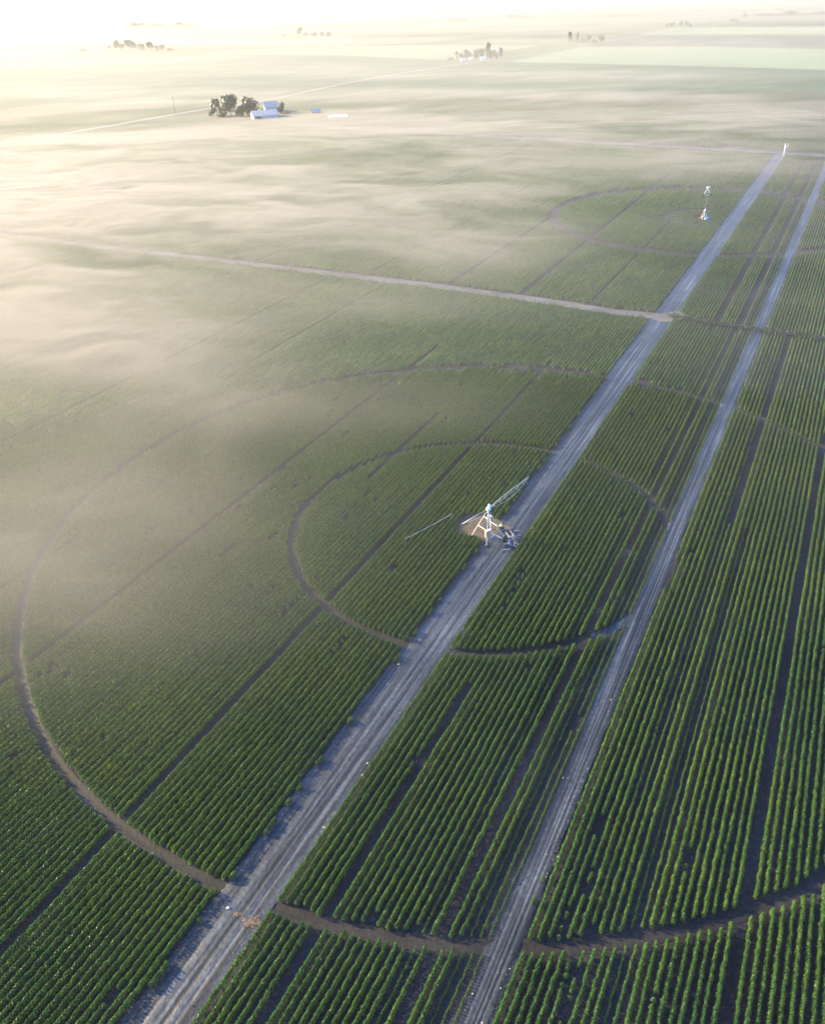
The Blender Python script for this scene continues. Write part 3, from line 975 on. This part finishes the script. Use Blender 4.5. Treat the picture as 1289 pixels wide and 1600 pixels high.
# pump beside the right-hand leg, scrap and hose
q = at(782, 829)
pu = thing("pump", "small dark pump with a yellow cap at the foot of the near pivot", "pump", (q.x, q.y, .1), 0.4)
MB().tube([(-.5, 0, .42), (.4, 0, .42)], .32, 10).build("motor", M_RUBBER, pu)
MB().lathe((.1, 0, .7), [(.28, 0), (.3, .1), (.2, .3), (.05, .34)], 10).build("cap", M_YELLOW, pu, True)
bs = MB()
for s in (-.35, .25): bs.box((s, 0, .07), (.18, .8, .14))
bs.build("skid", M_STEEL, pu)
q = at(789, 846)
wl = thing("wheel", "dark tyred wheel lying by the scrap heap at the near pivot", "wheel", (q.x, q.y, .5), 0.7)
MB().lathe((0, 0, -.16), [(.3, 0), (.52, .03), (.56, .16), (.52, .29), (.3, .32)], 16).build("tyre", M_RUBBER, wl, True)
MB().lathe((0, 0, -.1), [(.1, 0), (.29, .02), (.29, .18), (.1, .2)], 12).build("rim", M_STEEL, wl)
wl.rotation_euler = (1.35, 0, .7)
random.seed(5)
sc_ = MB()
for _ in range(40):
    c0 = at(random.gauss(799, 5), random.gauss(846, 6))
    a, L, z = random.random() * 6.28, random.uniform(.4, 1.9), random.uniform(.2, .55)
    dz = random.gauss(0, .15)
    sc_.tube([(c0.x - L / 2 * math.cos(a), c0.y - L / 2 * math.sin(a), max(.14, z - dz)), (c0.x + L / 2 * math.cos(a), c0.y + L / 2 * math.sin(a), max(.14, z + dz))], random.uniform(.025, .06), 5)
for _ in range(12):
    c0 = at(random.gauss(800, 5), random.gauss(847, 7))
    sc_.box((c0.x, c0.y, .2), (random.uniform(.2, .5), random.uniform(.15, .4), random.uniform(.1, .3)), random.random() * 3)
tag(sc_.build("scrap_heap", plain("weathered_scrap", (.26, .24, .21), .6, .1)), "tangled heap of pale metal scrap on the road by the near pivot", kind='stuff')
h0, h1 = at(633, 842, 1.3), at(706, 803, 1.5)
hs = thing("guy_wire", "thin pale wire strung over the crop left of the near pivot", "wire", (0, 0, 0))
MB().tube([h0, h0.lerp(h1, .35) - Vector((0, 0, .1)), h0.lerp(h1, .7) - Vector((0, 0, .08)), h1], .018, 5).build("wire", M_HOSE, hs)
for p_ in (h0, h1):
    MB().tube([(p_.x, p_.y, 0), (p_.x, p_.y, 1.8)], .035, 5, .03).build("stake", M_STEEL, hs)

far = at(1099, 344)
fp = pivot_tower("far centre pivot tower with a faded pink head in the distant circle", PG, (far.x, far.y, .05), 0.2, 3.2, 1.1, False, M_STEEL, M_PINK)
inv2 = fp.matrix_basis.inverted()
e_end = inv2 @ at(1106, 293.5, 3.4)
sp = MB()
h2 = Vector((0, 0, 3.4))
sp.tube([h2, h2.lerp(e_end, .5) + Vector((0, 0, .3)), e_end], .045, 6)
so = sp.build("span_pipe", plain("dull_steel", (.09, .11, .09), .8), fp, True)
tr = MB(); lattice(tr, h2, e_end, 1.0, 10, .012); tr.build("truss_rods", bpy.data.materials["dull_steel"], so)
ew = MB()
bx_, by_ = e_end.x, e_end.y
for s in (-1, 1):
    ew.tube([(bx_ + s * 1.7, by_, .6), (bx_, by_, 3.4)], .09, 5)
ew.tube([(bx_ - 1.8, by_, .6), (bx_ + 1.8, by_, .6)], .09, 5)
ew.build("end_tower", M_WHITE, fp)
for s in (-1, 1):
    t_ = MB(); t_.tube([(bx_ + s * 1.7, by_ - .18, .6), (bx_ + s * 1.7, by_ + .18, .6)], .6, 14); t_.build("wheel", M_RUBBER, fp)
MB().box((bx_ + .2, by_, 3.65), (1.3, .5, .5)).build("drive_box", M_WHITE, fp)
q = at(1104, 345)
MBt = thing("water_tank", "low dark blue tank at the foot of the far pivot", "tank", (q.x, q.y, .05))
MB().lathe((0, 0, 0), [(1.1, 0), (1.15, .1), (1.15, 1.1), (1.0, 1.3), (.3, 1.4)], 16).build("tank_body", plain("blue_tank", (0.08, .16, .26), .5), MBt, True)

q = at(1224.5, 243)
st = thing("pump_stand", "slim white stand with two short upright arms by the far cross road", "irrigation stand", (q.x, q.y, .03))
m_ = MB()
for a in range(3):
    m_.tube([(.9 * math.cos(a * 2.1), .9 * math.sin(a * 2.1), 0), (0, 0, 2.4)], .12, 5)
m_.build("tripod", M_STEEL, st)
MB().tube([(0, 0, 1.8), (0, 0, 4.4)], .30, 8, .26).build("column", M_WHITE, st)
MB().tube([(-.1, 0, 4.2), (1.1, 0, 4.5)], .22, 6).build("side_arm", M_WHITE, st)
for s in (-.25, 1.05):
    MB().tube([(s, 0, 4.3), (s * 1.1, 0, 5.9)], .17, 6, .12).build("upright", M_WHITE if s < 0 else M_PINK, st)

# ------------------------------------------------------------------ small things on the near road crossing
q = at(357, 1421)
bm = bmesh.new()
bmesh.ops.create_icosphere(bm, subdivisions=2, radius=.16)
for v_ in bm.verts:
    v_.co = Vector((v_.co.x * 1.2, v_.co.y * .8, v_.co.z * .7)) * random.uniform(.85, 1.15)
sme = bpy.data.meshes.new("stone"); bm.to_mesh(sme); bm.free(); sme.materials.append(M_STONE)
tag(link("stone", sme, None, (q.x, q.y, .16)), "white stone on the wide road where the outer track crosses", "stone")
random.seed(9)
def straw(cx, cy_, sx, sy, n_):
    V, Fc = [], []
    for _ in range(n_):
        c0 = at(random.gauss(cx, sx), random.gauss(cy_, sy))
        a, L = random.random() * 6.28, random.uniform(.1, .3)
        k = len(V)
        dx, dy = math.cos(a) * L, math.sin(a) * L
        z = .12 + random.random() * .05
        V += [(c0.x - dy * .08, c0.y + dx * .08, z), (c0.x + dy * .08, c0.y - dx * .08, z), (c0.x + dx, c0.y + dy, z + random.uniform(.02, .15))]
        Fc.append((k, k + 1, k + 2))
    return V, Fc
V, Fc = [], []
for cx_, cy_, sx, sy, n_ in ((370, 1431, 3, 2, 60), (392, 1443, 8, 4, 260), (338, 1408, 4, 2, 50), (403, 1462, 5, 12, 160)):
    v_, f_ = straw(cx_, cy_, sx, sy, n_)
    Fc += [tuple(i + len(V) for i in f) for f in f_]
    V += v_
tag(link("dry_grass", mesh_from("dry_grass", V, Fc, M_STRAW)), "reddish dry grass on the verge where the outer track crosses", kind='stuff')

# weeds along the road verges
random.seed(12)
P_, N_, S_ = [], [], []
for _ in range(5200):
    t_ = random.uniform(18, 230) if random.random() < .8 else random.uniform(18, 80)
    side = random.choice((A0 + .1, A1 - .15, A1 - .15, B1 - .1, B1 - .05, B0 + .1))
    o_ = side + random.gauss(0, .28)
    if float(vnoise(np.array(t_ * .22), np.array(side), 5)) < .45: continue
    x_, y_ = xy(o_, t_)
    if not (np.hypot(x_ - px_, y_ - py_) > 3): continue
    P_.append((x_, y_, random.uniform(.08, .26))); N_.append((random.gauss(0, .6), random.gauss(0, .6), 1)); S_.append(random.uniform(.08, .2))
for a_, b_ in zip(STRIP1[:-1], STRIP1[1:]):
    for _ in range(900):
        q_ = a_.lerp(b_, random.random())
        P_.append((q_.x + random.gauss(0, .8), q_.y + random.gauss(0, .8), random.uniform(.3, .95))); N_.append((random.gauss(0, .7), random.gauss(0, .7), 1)); S_.append(random.uniform(.25, .5))
V, Fc = quad_cloud(P_, N_, S_)
tag(link("verge_weeds", mesh_from("verge_weeds", V, Fc, leaf_mat("weed_leaves", (.025, .04, .016), (.06, .065, .03), .2))), "sparse weeds along the road verges", kind='stuff')

# ------------------------------------------------------------------ air: even haze and low fog banks
hz = MB().box((0, 0, 37.0), (18000, 18000, 76.0))
hb = hz.build("haze", volume_mat("haze_air", HAZE_DENSITY, HAZE_G, AIR))
tag(hb, "thin morning haze over the whole plain", kind='stuff')

# px, py, half width px, half height px: where a bank lies, and how much of the ground it veils (optical depth from the air)
FOG = [(20, 280, 250, 60, 1.7), (-60, 420, 200, 110, 1.0), (-60, 560, 250, 120, .42), (60, 740, 300, 170, .22), (0, 930, 260, 160, .20), (40, 700, 420, 240, .17), (100, 470, 420, 120, .22), (120, 192, 240, 22, .8), (430, 640, 160, 42, .34), (260, 565, 160, 50, .42),
       (330, 345, 190, 40, .8), (540, 325, 180, 42, .9), (740, 385, 140, 34, .75), (470, 255, 240, 30, .7), (700, 195, 240, 26, .8), (900, 165, 200, 26, 1.0),
       (1000, 118, 230, 10, .75), (760, 118, 240, 10, .65), (250, 225, 220, 22, .7), (120, 150, 220, 20, .6), (400, 195, 120, 9, .9), (560, 160, 220, 14, .7),
       (40, 86, 220, 9, 1.8), (160, 66, 260, 6, 1.0), (420, 108, 260, 10, .4), (330, 66, 170, 5, .8), (560, 62, 150, 5, .5), (1120, 250, 160, 20, .45), (1150, 190, 180, 26, .6),
       (820, 290, 170, 28, .3), (160, 470, 170, 70, .5), (700, 640, 120, 40, .16), (560, 470, 180, 40, .2), (330, 50, 400, 4, .6), (820, 48, 250, 4, .4), (1100, 45, 200, 3, .3),
       (600, 200, 700, 90, .35), (700, 152, 900, 13, .6), (60, 178, 320, 16, .8), (150, 860, 260, 120, .2)]
def bank_depth(X, Y):
    """the banks as laid out on the photograph, carried down to the ground they lie on"""
    T = np.zeros_like(X)
    U, W, _ = project(X, Y, 0.0)
    for px, py, wx, wy, dep in FOG:
        T += dep * np.exp(-0.5 * (((U - px) / wx / .8) ** 2 + ((W - py) / wy / .8) ** 2))
    return T
def fog_noise(X, Y, D):
    ca, sa = math.cos(-0.35), math.sin(-0.35)            # streaks drift roughly along the cross roads
    U, W = X * ca + Y * sa, -X * sa + Y * ca
    qx = (fbm(U / 120, W / 70, 301, 4) - .5) * 150
    qy = (fbm(U / 60 + 40, W / 45, 305, 4) - .5) * 60
    n1 = fbm((U + qx) / 90, (W + qx * .5 + qy) / 52, 311, 6, .56)
    n2 = fbm((U + qx) / 420, (W - qx) / 210, 331, 5, .52)
    k = smooth(500, 1000, D)
    n_ = n1 * (1 - .6 * k) + n2 * .6 * k
    wisp = fbm((U + qx) / 26, (W + qy) / 11, 351, 4, .6)
    return smooth(.25, .75, n_) * (.62 + .76 * smooth(.2, .8, wisp))
def fog_mesh(name, x0, x1, y0, y1, step, base, sigma, weight, mat, label, banks=1.0, evens=1.0):
    xs, ys = np.arange(x0, x1 + step, step), np.arange(y0, y1 + step, step)
    X, Y = np.meshgrid(xs, ys, indexing='ij')
    D = np.hypot(X, Y)
    soft = 1 - 0.6 * (1 - smooth(130, 330, D))              # the nearest veil is thin and even
    tau = banks * bank_depth(X, Y) * 0.56 * (1.06 + 1.4 * (fog_noise(X, Y, D) - 0.5) * soft)
    even = np.interp(D, [90, 150, 250, 450, 800, 1500, 3000, 5000], [0.0, .02, .07, .16, .36, .44, .85, 1.5])
    tau += evens * even * (.6 + .8 * fog_noise(X * .5 + 300, Y * .5, D))
    Z = tau * weight(X, Y, D) * (CAM_H / np.hypot(D, CAM_H)) / sigma
    edge = np.minimum(np.minimum(X - x0, x1 - X), np.minimum(Y - y0, y1 - Y)) / (step * 5)
    Z *= np.clip(edge, 0, 1)
    act = Z > 0.003
    cell = act[:-1, :-1] | act[1:, :-1] | act[:-1, 1:] | act[1:, 1:]
    N1, N2 = X.shape
    idx = np.arange(N1 * N2).reshape(N1, N2)
    top = np.stack([X, Y, base + .002 + Z], -1).reshape(-1, 3)
    bot = np.stack([X, Y, np.full_like(X, base)], -1).reshape(-1, 3)
    allq = np.stack([idx[:-1, :-1], idx[1:, :-1], idx[1:, 1:], idx[:-1, 1:]], -1)
    nT = N1 * N2
    faces = [allq[cell], allq[cell][:, ::-1] + nT]
    cp = np.pad(cell, 1)
    for di, dj, e0, e1_ in ((-1, 0, 3, 0), (1, 0, 1, 2), (0, -1, 0, 1), (0, 1, 2, 3)):
        nb = cp[1 + di:cp.shape[0] - 1 + di, 1 + dj:cp.shape[1] - 1 + dj]
        w_ = allq[cell & ~nb]
        if len(w_):
            faces.append(np.stack([w_[:, e1_], w_[:, e0], w_[:, e0] + nT, w_[:, e1_] + nT], -1))
    Fq = np.concatenate(faces)
    V = np.concatenate([top, bot])
    used = np.unique(Fq)
    remap = np.zeros(len(V), np.int64)
    remap[used] = np.arange(len(used))
    V, Fq = V[used], remap[Fq]
    me_ = bpy.data.meshes.new(name)
    me_.vertices.add(len(V)); me_.vertices.foreach_set('co', V.astype(np.float32).ravel())
    me_.loops.add(Fq.size); me_.loops.foreach_set('vertex_index', Fq.astype(np.int32).ravel())
    me_.polygons.add(len(Fq)); me_.polygons.foreach_set('loop_start', np.arange(0, Fq.size, 4, dtype=np.int32))
    me_.update(calc_edges=True); me_.validate()
    me_.materials.append(mat)
    tag(link(name, me_), label, kind='stuff')
wn_ = lambda X, Y, D: 1 - smooth(600, 690, Y)
wf_ = lambda X, Y, D: smooth(600, 690, Y)
fog_mesh("fog_bank", -560, 480, 24, 700, 2.4, 1.1, FOG_NEAR, wn_, volume_mat("fog", FOG_NEAR, FOG_G, AIR), "low drifting fog bank over the nearer fields")
fog_mesh("fog_bank", -3400, 3200, 450, 6200, 22.0, 1.1, FOG_FAR, wf_, volume_mat("distant_fog", FOG_FAR, FOG_G, AIR), "low fog lying over the distant farmland", 1.0, 0.0)
fog_mesh("ground_mist", -4200, 4200, 250, 7600, 50.0, 0.06, MIST_FAR, wf_, volume_mat("mist", MIST_FAR, FOG_G, AIR), "pale even mist thickening towards the horizon", 0.0, 1.0)
